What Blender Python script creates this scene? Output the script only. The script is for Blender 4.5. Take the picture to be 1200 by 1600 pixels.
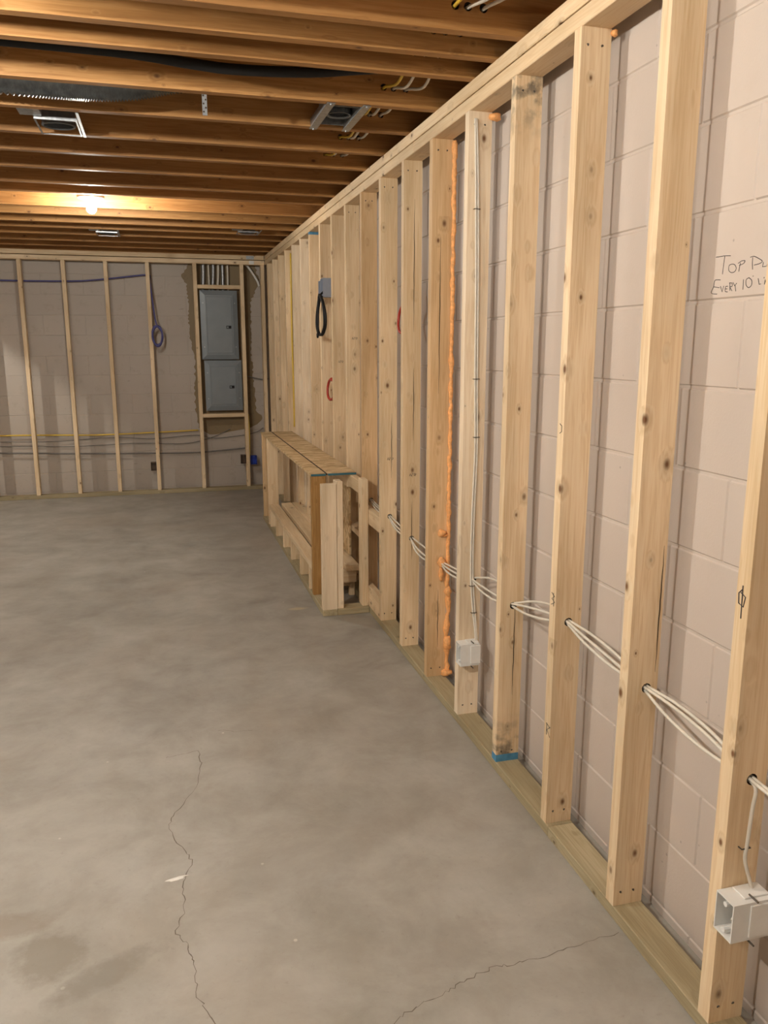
import bpy, bmesh, math, random
from mathutils import Vector, Matrix
random.seed(7)
for o in list(bpy.data.objects): bpy.data.objects.remove(o)
SC = bpy.context.scene; COL = SC.collection

# ------------------------------------------------------------------ camera, world, exposure
FPX, YAW, PITCH, CAMZ = 1251.7, math.radians(15.441), math.radians(11.7285), 1.5557
fw = Vector((math.sin(YAW)*math.cos(PITCH), math.cos(YAW)*math.cos(PITCH), -math.sin(PITCH)))
rt = Vector((math.cos(YAW), -math.sin(YAW), 0)); up = rt.cross(fw)
cd = bpy.data.cameras.new('camera'); cd.sensor_fit = 'HORIZONTAL'; cd.sensor_width = 36
cd.lens = FPX*36/1200; cd.clip_start = .02
cam = bpy.data.objects.new('camera', cd); COL.objects.link(cam)
M = Matrix((rt, up, -fw)).transposed().to_4x4(); M.translation = (0, 0, CAMZ); cam.matrix_world = M
SC.camera = cam
w = bpy.data.worlds.new('world'); SC.world = w; w.use_nodes = True
w.node_tree.nodes['Background'].inputs[0].default_value = (.5, .5, .5, 1)
w.node_tree.nodes['Background'].inputs[1].default_value = .02
vs = SC.view_settings; vs.view_transform = 'Standard'; vs.look = 'None'; vs.gamma = 1; vs.use_curve_mapping = False
vs.exposure = 0.72
BULB_STRENGTH = dict(view=850, near=1600, over=350, mid=2350, left=1650, rear_fill=900)
BULB_COLOR = (1, .95, .85, 1)
# bulbs of the place, last one an added fill: x, y, z of bulb centre
BULBS = [('view', (-.37, 5.83, 2.43)), ('near', (-1.0, 2.28, 2.41)), ('over', (.33, .69, 2.41)), ('mid', (-1.35, .69, 2.41)),
         ('left', (-2.64, 7.40, 2.40)), ('rear_fill', (-3.4, 1.9, 2.41))]  # last bulb is added, unseen, to light the left side

# ------------------------------------------------------------------ materials
def mat(name):
    m = bpy.data.materials.new(name); m.use_nodes = True
    nt = m.node_tree; b = nt.nodes['Principled BSDF']
    return m, nt, b
def N(nt, t, **k):
    n = nt.nodes.new(t)
    for a, v in k.items():
        if a.startswith('i_'): n.inputs[a[2:].replace('_', ' ')].default_value = v
        else: setattr(n, a, v)
    return n
def L(nt, a, b): nt.links.new(a, b)
def ramp(nt, fac, stops, interp='LINEAR'):
    r = N(nt, 'ShaderNodeValToRGB'); r.color_ramp.interpolation = interp
    el = r.color_ramp.elements
    while len(el) < len(stops): el.new(.5)
    for e, (p, c) in zip(el, stops):
        e.position = p; e.color = c if len(c) == 4 else (*c, 1)
    L(nt, fac, r.inputs[0]); return r.outputs[0]
def mix(nt, fac, a, b, mode='MIX'):
    n = N(nt, 'ShaderNodeMix', data_type='RGBA', blend_type=mode)
    for s, v in ((n.inputs[0], fac), (n.inputs[6], a), (n.inputs[7], b)):
        if isinstance(v, (int, float)): s.default_value = v
        elif isinstance(v, tuple): s.default_value = v if len(v) == 4 else (*v, 1)
        else: L(nt, v, s)
    return n.outputs[2]
def math_(nt, op, a, b=None, c=None, clamp=False):
    n = N(nt, 'ShaderNodeMath', operation=op, use_clamp=clamp)
    for s, v in zip(n.inputs, (a, b, c)):
        if v is None: continue
        if isinstance(v, (int, float)): s.default_value = v
        else: L(nt, v, s)
    return n.outputs[0]
def plain(name, col, rough=.5, metal=0, noise=.12, scale=30, emit=None, bump=0, coat=0):
    m, nt, b = mat(name)
    tc = N(nt, 'ShaderNodeTexCoord'); nz = N(nt, 'ShaderNodeTexNoise', i_Scale=scale, i_Detail=3.)
    L(nt, tc.outputs['Object'], nz.inputs['Vector'])
    d = tuple(max(0, c*(1-noise)) for c in col); u = tuple(min(1, c*(1+noise)) for c in col)
    L(nt, ramp(nt, nz.outputs[0], [(.3, d), (.7, u)]), b.inputs['Base Color'])
    b.inputs['Roughness'].default_value = rough; b.inputs['Metallic'].default_value = metal
    if coat: b.inputs['Coat Weight'].default_value = coat
    if emit:
        b.inputs['Emission Color'].default_value = emit[0]; b.inputs['Emission Strength'].default_value = emit[1]
    if bump:
        bp = N(nt, 'ShaderNodeBump', i_Strength=bump, i_Distance=.002); L(nt, nz.outputs[0], bp.inputs['Height'])
        L(nt, bp.outputs[0], b.inputs['Normal'])
    return m
def wood(name, c_lo, c_mid, c_hi, axis=2, knot=(.16, .07, .025), knots=1., rough=.62, var=.25, mold=False, grain=1.):
    m, nt, b = mat(name)
    tc = N(nt, 'ShaderNodeTexCoord'); oi = N(nt, 'ShaderNodeObjectInfo')
    off = N(nt, 'ShaderNodeVectorMath', operation='SCALE'); L(nt, oi.outputs['Random'], off.inputs['Scale'])
    off.inputs[0].default_value = (37.1, 53.7, 71.3)
    add = N(nt, 'ShaderNodeVectorMath', operation='ADD'); L(nt, tc.outputs['Object'], add.inputs[0]); L(nt, off.outputs[0], add.inputs[1])
    def mp(cross, along):
        s = [cross]*3; s[axis] = along
        n = N(nt, 'ShaderNodeVectorMath', operation='MULTIPLY'); L(nt, add.outputs[0], n.inputs[0]); n.inputs[1].default_value = s
        return n.outputs[0]
    # knots
    vo = N(nt, 'ShaderNodeTexVoronoi', i_Scale=1.); L(nt, mp(15., 9.5), vo.inputs['Vector'])
    dist = vo.outputs['Distance']
    sz = N(nt, 'ShaderNodeSeparateColor'); L(nt, vo.outputs['Color'], sz.inputs[0])
    rad = math_(nt, 'MULTIPLY_ADD', sz.outputs[0], .17*knots, .012)
    kn = math_(nt, 'SUBTRACT', 1., math_(nt, 'DIVIDE', dist, rad), clamp=True)
    halo = math_(nt, 'SUBTRACT', 1., math_(nt, 'DIVIDE', dist, math_(nt, 'MULTIPLY', rad, 2.6)), clamp=True)
    # flowing grain, bent around knots
    n1 = N(nt, 'ShaderNodeTexNoise', i_Scale=1., i_Detail=4., i_Roughness=.6, i_Distortion=.4); L(nt, mp(38., 1.6), n1.inputs['Vector'])
    n2 = N(nt, 'ShaderNodeTexNoise', i_Scale=1., i_Detail=3.); L(nt, mp(170., 5.), n2.inputs['Vector'])
    n3 = N(nt, 'ShaderNodeTexNoise', i_Scale=1., i_Detail=2.); L(nt, mp(7., 1.3), n3.inputs['Vector'])
    bend = math_(nt, 'MULTIPLY_ADD', halo, .35, n1.outputs[0])
    rings = math_(nt, 'FRACT', math_(nt, 'MULTIPLY', bend, 5.0))
    rings = math_(nt, 'ABSOLUTE', math_(nt, 'MULTIPLY_ADD', rings, 2., -1.))
    g = math_(nt, 'MULTIPLY_ADD', rings, .45*grain, math_(nt, 'MULTIPLY', n2.outputs[0], .5))
    col = ramp(nt, g, [(.15, c_hi), (.5, c_mid), (.9, c_lo)])
    # board-to-board and slow variation
    dk = tuple(c*(1-var) for c in c_mid); col = mix(nt, math_(nt, 'MULTIPLY', oi.outputs['Random'], .35), col, (c_lo[0], c_lo[1]*1.02, c_lo[2]*1.0), 'MIX')
    slow = ramp(nt, n3.outputs[0], [(.35, (.80, .76, .70)), (.65, (1.06, 1.04, 1.02))])
    col = mix(nt, 1., col, slow, 'MULTIPLY')
    col = mix(nt, math_(nt, 'MULTIPLY', halo, .45), col, tuple(c*.55 for c in c_lo))
    col = mix(nt, math_(nt, 'MULTIPLY', kn, 1.6, clamp=True), col, knot)
    if mold:
        sp = N(nt, 'ShaderNodeSeparateXYZ'); L(nt, tc.outputs['Object'], sp.inputs[0])
        az = math_(nt, 'ABSOLUTE', sp.outputs[2])
        msk = N(nt, 'ShaderNodeMapRange', i_From_Min=.98, i_From_Max=1.15); L(nt, az, msk.inputs[0])
        n4 = N(nt, 'ShaderNodeTexNoise', i_Scale=28., i_Detail=5.); L(nt, tc.outputs['Object'], n4.inputs['Vector'])
        mm = math_(nt, 'MULTIPLY', msk.outputs[0], ramp(nt, n4.outputs[0], [(.42, (0, 0, 0)), (.62, (1, 1, 1))]))
        col = mix(nt, math_(nt, 'MULTIPLY', mm, .8), col, (.06, .06, .055))
    L(nt, col, b.inputs['Base Color']); b.inputs['Roughness'].default_value = rough
    bp = N(nt, 'ShaderNodeBump', i_Strength=.15, i_Distance=.002); L(nt, g, bp.inputs['Height']); L(nt, bp.outputs[0], b.inputs['Normal'])
    return m
SPF = ((.67, .485, .285), (.80, .63, .42), (.86, .72, .52))
MAT = {}
for ax, nm in ((0, 'x'), (1, 'y'), (2, 'z')):
    MAT['spf_'+nm] = wood('pine_'+nm, *SPF, axis=ax)
    MAT['pt_'+nm] = wood('treated_pine_'+nm, (.31, .255, .15), (.41, .35, .22), (.47, .405, .27), axis=ax, knot=(.10, .07, .03))
MAT['spf_pale'] = wood('pale_pine', (.68, .53, .36), (.80, .67, .50), (.86, .75, .59), axis=2)
MAT['spf_warm'] = wood('warm_pine', (.56, .36, .18), (.71, .50, .285), (.79, .59, .37), axis=2)
MAT['spf_mold'] = wood('mould_stained_pine', *SPF, axis=2, mold=True)
MAT['fir'] = wood('fir', (.30, .15, .04), (.42, .235, .075), (.50, .30, .11), axis=2, knots=.5)
MAT['joist'] = wood('joist_wood', (.30, .14, .04), (.42, .21, .065), (.50, .275, .10), axis=0, knots=.8, knot=(.10, .035, .01))
def osb_mat():
    m, nt, b = mat('oriented_strand_board'); tc = N(nt, 'ShaderNodeTexCoord')
    mp = N(nt, 'ShaderNodeMapping'); mp.inputs['Scale'].default_value = (14, 40, 30); L(nt, tc.outputs['Object'], mp.inputs[0])
    v = N(nt, 'ShaderNodeTexVoronoi', i_Scale=1.); L(nt, mp.outputs[0], v.inputs['Vector'])
    s = N(nt, 'ShaderNodeSeparateColor'); L(nt, v.outputs['Color'], s.inputs[0])
    nz = N(nt, 'ShaderNodeTexNoise', i_Scale=90.); L(nt, tc.outputs['Object'], nz.inputs['Vector'])
    f = math_(nt, 'MULTIPLY_ADD', nz.outputs[0], .4, math_(nt, 'MULTIPLY', s.outputs[0], .7))
    L(nt, ramp(nt, f, [(.15, (.36, .23, .10)), (.45, (.56, .39, .20)), (.85, (.74, .57, .34))]), b.inputs['Base Color'])
    b.inputs['Roughness'].default_value = .65
    return m
MAT['osb'] = osb_mat()
def block_mat(name, col, dirt, amount, marks=0):
    m, nt, b = mat(name); tc = N(nt, 'ShaderNodeTexCoord'); ge = N(nt, 'ShaderNodeNewGeometry')
    n1 = N(nt, 'ShaderNodeTexNoise', i_Scale=1.7, i_Detail=4.); L(nt, ge.outputs['Position'], n1.inputs['Vector'])
    n2 = N(nt, 'ShaderNodeTexNoise', i_Scale=160., i_Detail=3.); L(nt, ge.outputs['Position'], n2.inputs['Vector'])
    n3 = N(nt, 'ShaderNodeTexNoise', i_Scale=9., i_Detail=6., i_Roughness=.7); L(nt, ge.outputs['Position'], n3.inputs['Vector'])
    v = N(nt, 'ShaderNodeTexVoronoi', i_Scale=13.); L(nt, ge.outputs['Position'], v.inputs['Vector'])
    c = mix(nt, ramp(nt, n1.outputs[0], [(.3, (0, 0, 0)), (.7, (1, 1, 1))]), tuple(x*.93 for x in col), col)
    c = mix(nt, math_(nt, 'MULTIPLY', ramp(nt, n3.outputs[0], [(.55, (0, 0, 0)), (.75, (1, 1, 1))]), amount), c, dirt)
    if marks:
        mm = N(nt, 'ShaderNodeVectorMath', operation='MULTIPLY'); L(nt, ge.outputs['Position'], mm.inputs[0]); mm.inputs[1].default_value = (5, 5, 24)
        n5 = N(nt, 'ShaderNodeTexNoise', i_Scale=1., i_Detail=5., i_Roughness=.65); L(nt, mm.outputs[0], n5.inputs['Vector'])
        c = mix(nt, math_(nt, 'MULTIPLY', ramp(nt, n5.outputs[0], [(.66, (0, 0, 0)), (.72, (1, 1, 1))]), marks), c, (.17, .135, .10))
    pit = ramp(nt, v.outputs['Distance'], [(.03, (1, 1, 1)), (.06, (0, 0, 0))])
    c = mix(nt, math_(nt, 'MULTIPLY', pit, .6), c, tuple(x*.45 for x in col))
    L(nt, c, b.inputs['Base Color']); b.inputs['Roughness'].default_value = .55
    h = math_(nt, 'MULTIPLY_ADD', pit, -1.5, n2.outputs[0])
    bp = N(nt, 'ShaderNodeBump', i_Strength=.25, i_Distance=.0015); L(nt, h, bp.inputs['Height']); L(nt, bp.outputs[0], b.inputs['Normal'])
    return m
MAT['block'] = block_mat('painted_block', (.545, .472, .418), (.46, .39, .325), .35)
MAT['block_far'] = block_mat('worn_painted_block', (.455, .40, .348), (.31, .255, .19), .55, .75)
MAT['bare'] = block_mat('bare_block', (.24, .17, .085), (.15, .10, .05), .8)
def floor_mat():
    m, nt, b = mat('concrete_slab'); ge = N(nt, 'ShaderNodeNewGeometry'); P = ge.outputs['Position']
    def nz(s, d=5., r=.55, sc=None, dist=0.):
        n = N(nt, 'ShaderNodeTexNoise', i_Scale=s, i_Detail=d, i_Roughness=r, i_Distortion=dist)
        if sc:
            mm = N(nt, 'ShaderNodeVectorMath', operation='MULTIPLY'); L(nt, P, mm.inputs[0]); mm.inputs[1].default_value = sc
            L(nt, mm.outputs[0], n.inputs['Vector'])
        else: L(nt, P, n.inputs['Vector'])
        return n.outputs[0]
    c = ramp(nt, nz(1.6, 7., .62, None, .5), [(.3, (.258, .240, .204)), (.50, (.333, .314, .270)), (.70, (.412, .394, .348))])
    c = mix(nt, .30, c, ramp(nt, nz(4.2, 7., .68, None, .3), [(.36, (.24, .215, .185)), (.64, (.50, .48, .45))]))
    c = mix(nt, math_(nt, 'MULTIPLY', ramp(nt, nz(.9, 3.), [(.52, (0, 0, 0)), (.68, (1, 1, 1))]), .35), c, (.37, .31, .245))
    c = mix(nt, math_(nt, 'MULTIPLY', ramp(nt, nz(55., 4.), [(.62, (0, 0, 0)), (.75, (1, 1, 1))]), .25), c, (.2, .17, .14))
    v = N(nt, 'ShaderNodeTexVoronoi', i_Scale=5.); L(nt, P, v.inputs['Vector'])
    c = mix(nt, math_(nt, 'MULTIPLY', ramp(nt, v.outputs['Distance'], [(.02, (1, 1, 1)), (.032, (0, 0, 0))]), .7), c, (.62, .58, .52))
    sp = N(nt, 'ShaderNodeSeparateXYZ'); L(nt, P, sp.inputs[0])
    edge = nz(7., 6., .7)
    def stain(cx, cy, rx, ry, rot, colr, a):
        nonlocal c
        dx = math_(nt, 'SUBTRACT', sp.outputs[0], cx); dy = math_(nt, 'SUBTRACT', sp.outputs[1], cy)
        ca, sa = math.cos(rot), math.sin(rot)
        u = math_(nt, 'ADD', math_(nt, 'MULTIPLY', dx, ca/rx), math_(nt, 'MULTIPLY', dy, sa/rx))
        vv = math_(nt, 'ADD', math_(nt, 'MULTIPLY', dx, -sa/ry), math_(nt, 'MULTIPLY', dy, ca/ry))
        d = math_(nt, 'ADD', math_(nt, 'MULTIPLY', u, u), math_(nt, 'MULTIPLY', vv, vv))
        d = math_(nt, 'ADD', d, math_(nt, 'MULTIPLY_ADD', edge, 2.6, -1.3))
        k = ramp(nt, d, [(.35, (1, 1, 1)), (1.0, (0, 0, 0))])
        c = mix(nt, math_(nt, 'MULTIPLY', k, a), c, colr)
    stain(-.36, 1.97, .11, .10, .3, (.215, .19, .15), .7)
    stain(-.20, 1.88, .17, .055, .5, (.22, .20, .165), .7)
    stain(-.50, 2.12, .14, .06, 0, (.24, .20, .155), .6)
    stain(.70, 1.75, .13, .09, .6, (.27, .245, .21), .4)
    stain(.55, 2.3, .5, .12, .4, (.30, .275, .24), .25)
    stain(.727, 4.593, .07, .03, 0, (.55, .47, .30), .7)
    L(nt, c, b.inputs['Base Color'])
    L(nt, ramp(nt, nz(2.5), [(.3, (.42, .42, .42)), (.7, (.62, .62, .62))]), b.inputs['Roughness'])
    bp = N(nt, 'ShaderNodeBump', i_Strength=.18, i_Distance=.004); L(nt, nz(14., 7., .65), bp.inputs['Height']); L(nt, bp.outputs[0], b.inputs['Normal'])
    return m
MAT['floor'] = floor_mat()
MAT['subfloor'] = wood('subfloor_board', (.24, .12, .04), (.34, .19, .08), (.40, .25, .11), axis=1, knots=.3)
MAT['galv'] = plain('galvanised_steel', (.36, .38, .40), .42, .85, .2, 60)
MAT['dark_steel'] = plain('dark_steel', (.16, .18, .20), .45, .6)
MAT['panel'] = plain('grey_enamel', (.195, .225, .25), .38, .1, .06, 8)
MAT['white_pl'] = plain('white_plastic', (.78, .77, .74), .35, 0, .03)
MAT['grey_pl'] = plain('grey_plastic', (.30, .34, .42), .45, 0, .05)
MAT['blue_pl'] = plain('blue_plastic', (.015, .05, .35), .4)
MAT['brown_pl'] = plain('brown_plastic', (.10, .06, .035), .5)
MAT['cable_w'] = plain('white_cable', (.68, .635, .55), .45, 0, .05)
MAT['cable_y'] = plain('yellow_cable', (.70, .48, .06), .4, 0, .05)
MAT['cable_b'] = plain('blue_cable', (.075, .075, .24), .5, 0, .1)
MAT['cable_g'] = plain('grey_cable', (.16, .15, .14), .5, 0, .1)
MAT['cable_r'] = plain('red_cable', (.42, .035, .02), .4, 0, .1)
MAT['black'] = plain('black_rubber', (.006, .006, .007), .75, 0, .2)
MAT['foil'] = plain('foil_duct', (.16, .18, .20), .25, .85, .3, 40, bump=.5)
MAT['foam'] = plain('orange_foam', (.86, .41, .15), .7, 0, .2, 70, bump=.6)
MAT['blue_paint'] = plain('blue_end_paint', (.07, .24, .40), .6, 0, .25, 40)
MAT['ink'] = plain('marker_ink', (.03, .025, .03), .6)
MAT['crack'] = plain('crack_shadow', (.15, .125, .10), .9)
MAT['chip'] = plain('white_chip', (.8, .78, .73), .6)
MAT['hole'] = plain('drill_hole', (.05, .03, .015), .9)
MAT['nail'] = plain('nail_head', (.10, .085, .07), .5, .5)
MAT['porcelain'] = plain('porcelain', (.85, .84, .80), .25, 0, .02)
BM = {k: plain('glowing_bulb_'+k, (1, 1, 1), .5, 0, 0, emit=(BULB_COLOR, v)) for k, v in BULB_STRENGTH.items()}

# ------------------------------------------------------------------ helpers
WP = {}
def link(o, parent=None, world=(0, 0, 0)):
    COL.objects.link(o); world = Vector(world); WP[o.name] = world
    if parent is not None:
        o.parent = parent; o.location = world - WP[parent.name]
    else: o.location = world
    return o
def tag(o, label=None, cat=None, group=None, kind=None):
    if label: o['label'] = label
    if cat: o['category'] = cat
    if group: o['group'] = group
    if kind: o['kind'] = kind
    return o
def thing(name, loc, label, cat, group=None, kind=None):
    return tag(link(bpy.data.objects.new(name, None), None, loc), label, cat, group, kind)
def mesh_of(bm, name, mats, smooth=False):
    me = bpy.data.meshes.new(name); bmesh.ops.recalc_face_normals(bm, faces=bm.faces[:]); bm.to_mesh(me); bm.free()
    for m in (mats if isinstance(mats, (list, tuple)) else [mats]): me.materials.append(m)
    if smooth:
        for p in me.polygons: p.use_smooth = True
    return me
def obj(name, bm, m, parent=None, world=(0, 0, 0), smooth=False):
    return link(bpy.data.objects.new(name, mesh_of(bm, name, m, smooth)), parent, world)
def add_box(bm, x0, x1, y0, y1, z0, z1, bevel=0, mi=0):
    vs_ = [bm.verts.new((x, y, z)) for x in (x0, x1) for y in (y0, y1) for z in (z0, z1)]
    fs = [bm.faces.new([vs_[i] for i in q]) for q in ((0, 1, 3, 2), (4, 6, 7, 5), (0, 4, 5, 1), (2, 3, 7, 6), (0, 2, 6, 4), (1, 5, 7, 3))]
    for f in fs: f.material_index = mi
    if bevel:
        es = list({e for f in fs for e in f.edges})
        bmesh.ops.bevel(bm, geom=es, offset=bevel, segments=1, affect='EDGES', clamp_overlap=True)
CACHE = {}
def board(name, parent, m, x0, x1, y0, y1, z0, z1, bevel=.0025, blue=None, holes=()):
    """one piece of lumber; holes run through its thickness along Y at (x, z, r) in world; blue = 'top'/'bottom' painted end"""
    c = Vector(((x0+x1)/2, (y0+y1)/2, (z0+z1)/2)); dx, dy, dz = (x1-x0)/2, (y1-y0)/2, (z1-z0)/2
    key = (round(dx, 4), round(dy, 4), round(dz, 4), m.name, blue, bevel) if not holes else None
    if key in CACHE and key is not None: me = CACHE[key]
    else:
        bm = bmesh.new()
        if holes:
            loops = {}
            for s in (-1, 1):
                vs_ = [bm.verts.new((a*dx, s*dy, b*dz)) for a, b in ((-1, -1), (1, -1), (1, 1), (-1, 1))]
                es = [bm.edges.new((vs_[i], vs_[(i+1) % 4])) for i in range(4)]; hl = []
                for hx, hz, r in holes:
                    hv = [bm.verts.new((hx-c.x+r*math.cos(t*math.pi/6), s*dy, hz-c.z+r*math.sin(t*math.pi/6))) for t in range(12)]
                    es += [bm.edges.new((hv[i], hv[(i+1) % 12])) for i in range(12)]; hl.append(hv)
                bmesh.ops.triangle_fill(bm, use_beauty=True, use_dissolve=False, edges=es); loops[s] = (vs_, hl)
            for a, b in [(loops[-1][0], loops[1][0])] + list(zip(loops[-1][1], loops[1][1])):
                n = len(a)
                for i in range(n):
                    f = bm.faces.new((a[i], a[(i+1) % n], b[(i+1) % n], b[i]))
                    if n == 12: f.material_index = 2
        else: add_box(bm, -dx, dx, -dy, dy, -dz, dz, bevel)
        if blue:
            zc = dz-.02 if blue == 'top' else -dz+.028
            g = bm.verts[:]+bm.edges[:]+bm.faces[:]
            bmesh.ops.bisect_plane(bm, geom=g, plane_co=(0, 0, zc), plane_no=(0, 0, 1))
            for f in bm.faces:
                z = f.calc_center_median().z
                if (z > zc) == (blue == 'top'): f.material_index = 1
        me = mesh_of(bm, name, [m, MAT['blue_paint'], MAT['hole']])
        if key: CACHE[key] = me
    return link(bpy.data.objects.new(name, me), parent, c)
def smooth_path(pts, n=6):
    P = [Vector(p) for p in pts]; out = []
    for i in range(len(P)-1):
        p0 = P[max(i-1, 0)]; p1 = P[i]; p2 = P[i+1]; p3 = P[min(i+2, len(P)-1)]
        for k in range(n):
            t = k/n
            out.append(.5*((2*p1)+(-p0+p2)*t+(2*p0-5*p1+4*p2-p3)*t*t+(-p0+3*p1-3*p2+p3)*t**3))
    out.append(P[-1]); return out
def add_tube(bm, pts, r, sides=8, flat=1., cap=True, mi=0):
    P = [Vector(p) for p in pts]; rings = []; nrm = None
    for i, p in enumerate(P):
        t = (P[min(i+1, len(P)-1)]-P[max(i-1, 0)])
        t = t.normalized() if t.length > 1e-9 else Vector((0, 0, 1))
        if nrm is None: nrm = t.orthogonal().normalized()
        nrm = (nrm - t*nrm.dot(t)); nrm = nrm.normalized() if nrm.length > 1e-6 else t.orthogonal().normalized()
        bn = t.cross(nrm); rr = r(i) if callable(r) else r
        rings.append([bm.verts.new(p+(nrm*math.cos(a)+bn*math.sin(a)*flat)*rr) for a in [2*math.pi*k/sides for k in range(sides)]])
    for a, b in zip(rings, rings[1:]):
        for k in range(sides):
            f = bm.faces.new((a[k], a[(k+1) % sides], b[(k+1) % sides], b[k])); f.material_index = mi
    if cap:
        bm.faces.new(rings[0]).material_index = mi; bm.faces.new(rings[-1]).material_index = mi
def tube(name, pts, r, m, parent=None, sm=6, sides=8, flat=1.):
    P = smooth_path(pts, sm) if sm else [Vector(p) for p in pts]
    o0 = P[0].copy(); bm = bmesh.new(); add_tube(bm, [p-o0 for p in P], r, sides, flat)
    return obj(name, bm, m, parent, o0, smooth=sides > 4)
def add_lathe(bm, prof, n=20, mi=0, c=(0, 0, 0)):
    rings = [[bm.verts.new((c[0]+r*math.cos(2*math.pi*k/n), c[1]+r*math.sin(2*math.pi*k/n), c[2]+z)) for k in range(n)] if r > 1e-5 else [bm.verts.new((c[0], c[1], c[2]+z))] for r, z in prof]
    for a, b in zip(rings, rings[1:]):
        for k in range(n):
            q = [a[k % len(a)], a[(k+1) % len(a)], b[(k+1) % len(b)], b[k % len(b)]]; q = list(dict.fromkeys(q))
            if len(q) > 2: bm.faces.new(q).material_index = mi
def boxobj(name, m, parent, x0, x1, y0, y1, z0, z1, bevel=.001):
    c = Vector(((x0+x1)/2, (y0+y1)/2, z0)); bm = bmesh.new()
    add_box(bm, x0-c.x, x1-c.x, y0-c.y, y1-c.y, 0, z1-z0, bevel); return obj(name, bm, m, parent, c)

# ------------------------------------------------------------------ dimensions of the room
XS, XW = 1.128, 1.264            # face of the studs, face of the block wall
HT, PT, ZJ = 2.386, 2.432, 2.478 # underside, joint and top of the double top plate
S, Y0 = .4064, 1.708             # stud spacing, near face of stud 0
YF, YW = 8.80, 9.0               # face of far studs, far block wall
TJ = .235                        # joist height
XL, YN = -5.2, -2.6              # left wall, wall behind the camera
A_, B_ = .089, .038              # lumber section
def sy(i): return Y0+S*i

# ------------------------------------------------------------------ floor
bm = bmesh.new(); add_box(bm, XL-.2, 1.47, YN-.2, 9.21, -.12, 0)
floor = tag(obj('floor', bm, MAT['floor']), 'bare grey concrete slab floor with stains and thin cracks', 'floor', kind='structure')
cracks = [
 [[.067, 2.979], [.076, 2.874], [.036, 2.677], [-.038, 2.543], [-.054, 2.472], [-.007, 2.335], [.015, 2.279], [-.012, 2.163], [-.015, 2.064], [-.039, 1.967], [-.008, 1.909], [.008, 1.858], [.004, 1.751], [.032, 1.673], [.06, 1.55]],
 [[1.123, 1.656], [.992, 1.645], [.889, 1.626], [.808, 1.626], [.748, 1.631], [.662, 1.611], [.603, 1.59], [.53, 1.57], [.462, 1.545], [.3, 1.44]],
 [[-.06, 2.95], [0.0, 2.965], [.067, 2.979]], [[.15, 3.13], [.22, 3.10], [.29, 3.09]]]
for ci, cr in enumerate(cracks):
    bm = bmesh.new(); P = []
    for a, b in zip(cr, cr[1:]):
        n = 6
        for k in range(n):
            t = k/n; P.append((a[0]+(b[0]-a[0])*t+random.uniform(-.006, .006), a[1]+(b[1]-a[1])*t+random.uniform(-.006, .006)))
    P.append(tuple(cr[-1])); o0 = Vector((P[0][0], P[0][1], 0)); prev = None
    for i, p in enumerate(P):
        q = P[min(i+1, len(P)-1)]; q0 = P[max(i-1, 0)]; d = Vector((q[0]-q0[0], q[1]-q0[1], 0)).normalized(); nn = Vector((-d.y, d.x, 0))
        wd = random.uniform(.0004, .0016)*(1 if ci < 2 else .6); c = Vector((p[0], p[1], .0004))-o0
        cur = (bm.verts.new(c+nn*wd), bm.verts.new(c-nn*wd))
        if prev: bm.faces.new((prev[0], cur[0], cur[1], prev[1]))
        prev = cur
    obj('crack', bm, MAT['crack'], floor, o0)

# ------------------------------------------------------------------ right block wall, every block a piece
ZB = .033
def blocks(parent, along, face, lo, hi, nz, joint0, mats, flip, zt, gj=.0007, gh=.0028):
    BL, BH = .4064, .2032
    def mk(ln, ht):
        k = ('blk', round(ln, 3), round(ht, 3), along, mats.name)
        if k not in CACHE:
            b2 = bmesh.new()
            if along == 'y': add_box(b2, 0, .05, -ln/2+gj, ln/2-gj, -ht/2+gh, ht/2-gh, .004)
            else: add_box(b2, -ln/2+gj, ln/2-gj, 0, .05, -ht/2+gh, ht/2-gh, .004)
            CACHE[k] = mesh_of(b2, 'block', mats)
        return CACHE[k]
    for k in range(-1, nz):
        z0 = max(ZB+BH*k, 0.0); z1 = min(ZB+BH*(k+1), zt); z0 = .0 if k < 0 else z0
        if z1-z0 < .02: continue
        off = joint0 if k % 2 else joint0+BL/2
        a = off-math.ceil((off-lo)/BL)*BL
        while a < hi-.02:
            y0, y1 = max(a, lo), min(a+BL, hi)
            if y1-y0 > .03:
                me = mk(y1-y0, z1-z0); c = (face, (y0+y1)/2, (z0+z1)/2) if along == 'y' else ((y0+y1)/2, face, (z0+z1)/2)
                j = random.uniform(-.0006, .0006)
                c = (c[0]+j, c[1], c[2]) if along == 'y' else (c[0], c[1]+j, c[2])
                link(bpy.data.objects.new('block', me), parent, c)
            a += BL
bm = bmesh.new(); add_box(bm, XW+.0035, XW+.2, YN-.2, YW+.2, 0, ZJ-.006)
wall_r = tag(obj('wall_right', bm, MAT['block']), 'beige painted concrete block wall behind the long row of studs', 'wall', kind='structure')
blocks(wall_r, 'y', XW, .70, YW, 13, 1.56, MAT['block'], 1, ZJ-.006)
bm = bmesh.new(); add_box(bm, XL, XW+.0035, YW+.002, YW+.2, 0, ZJ-.006)
wall_b = tag(obj('wall_back', bm, MAT['block_far']), 'worn beige block wall at the far end behind the electrical panel', 'wall', kind='structure')
blocks(wall_b, 'x', YW, -2.3, XW, 13, .31, MAT['block_far'], 1, ZJ-.006, .0008, .0012)
bm = bmesh.new(); add_box(bm, XL-.2, XL, YN-.2, YW+.2, 0, ZJ-.006)
tag(obj('wall_left', bm, MAT['block']), 'beige block wall on the left side out of frame', 'wall', kind='structure')
bm = bmesh.new(); add_box(bm, XL, XW+.0035, YN-.2, YN, 0, ZJ-.006)
tag(obj('wall_front', bm, MAT['block']), 'beige block wall behind the camera', 'wall', kind='structure')
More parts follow.
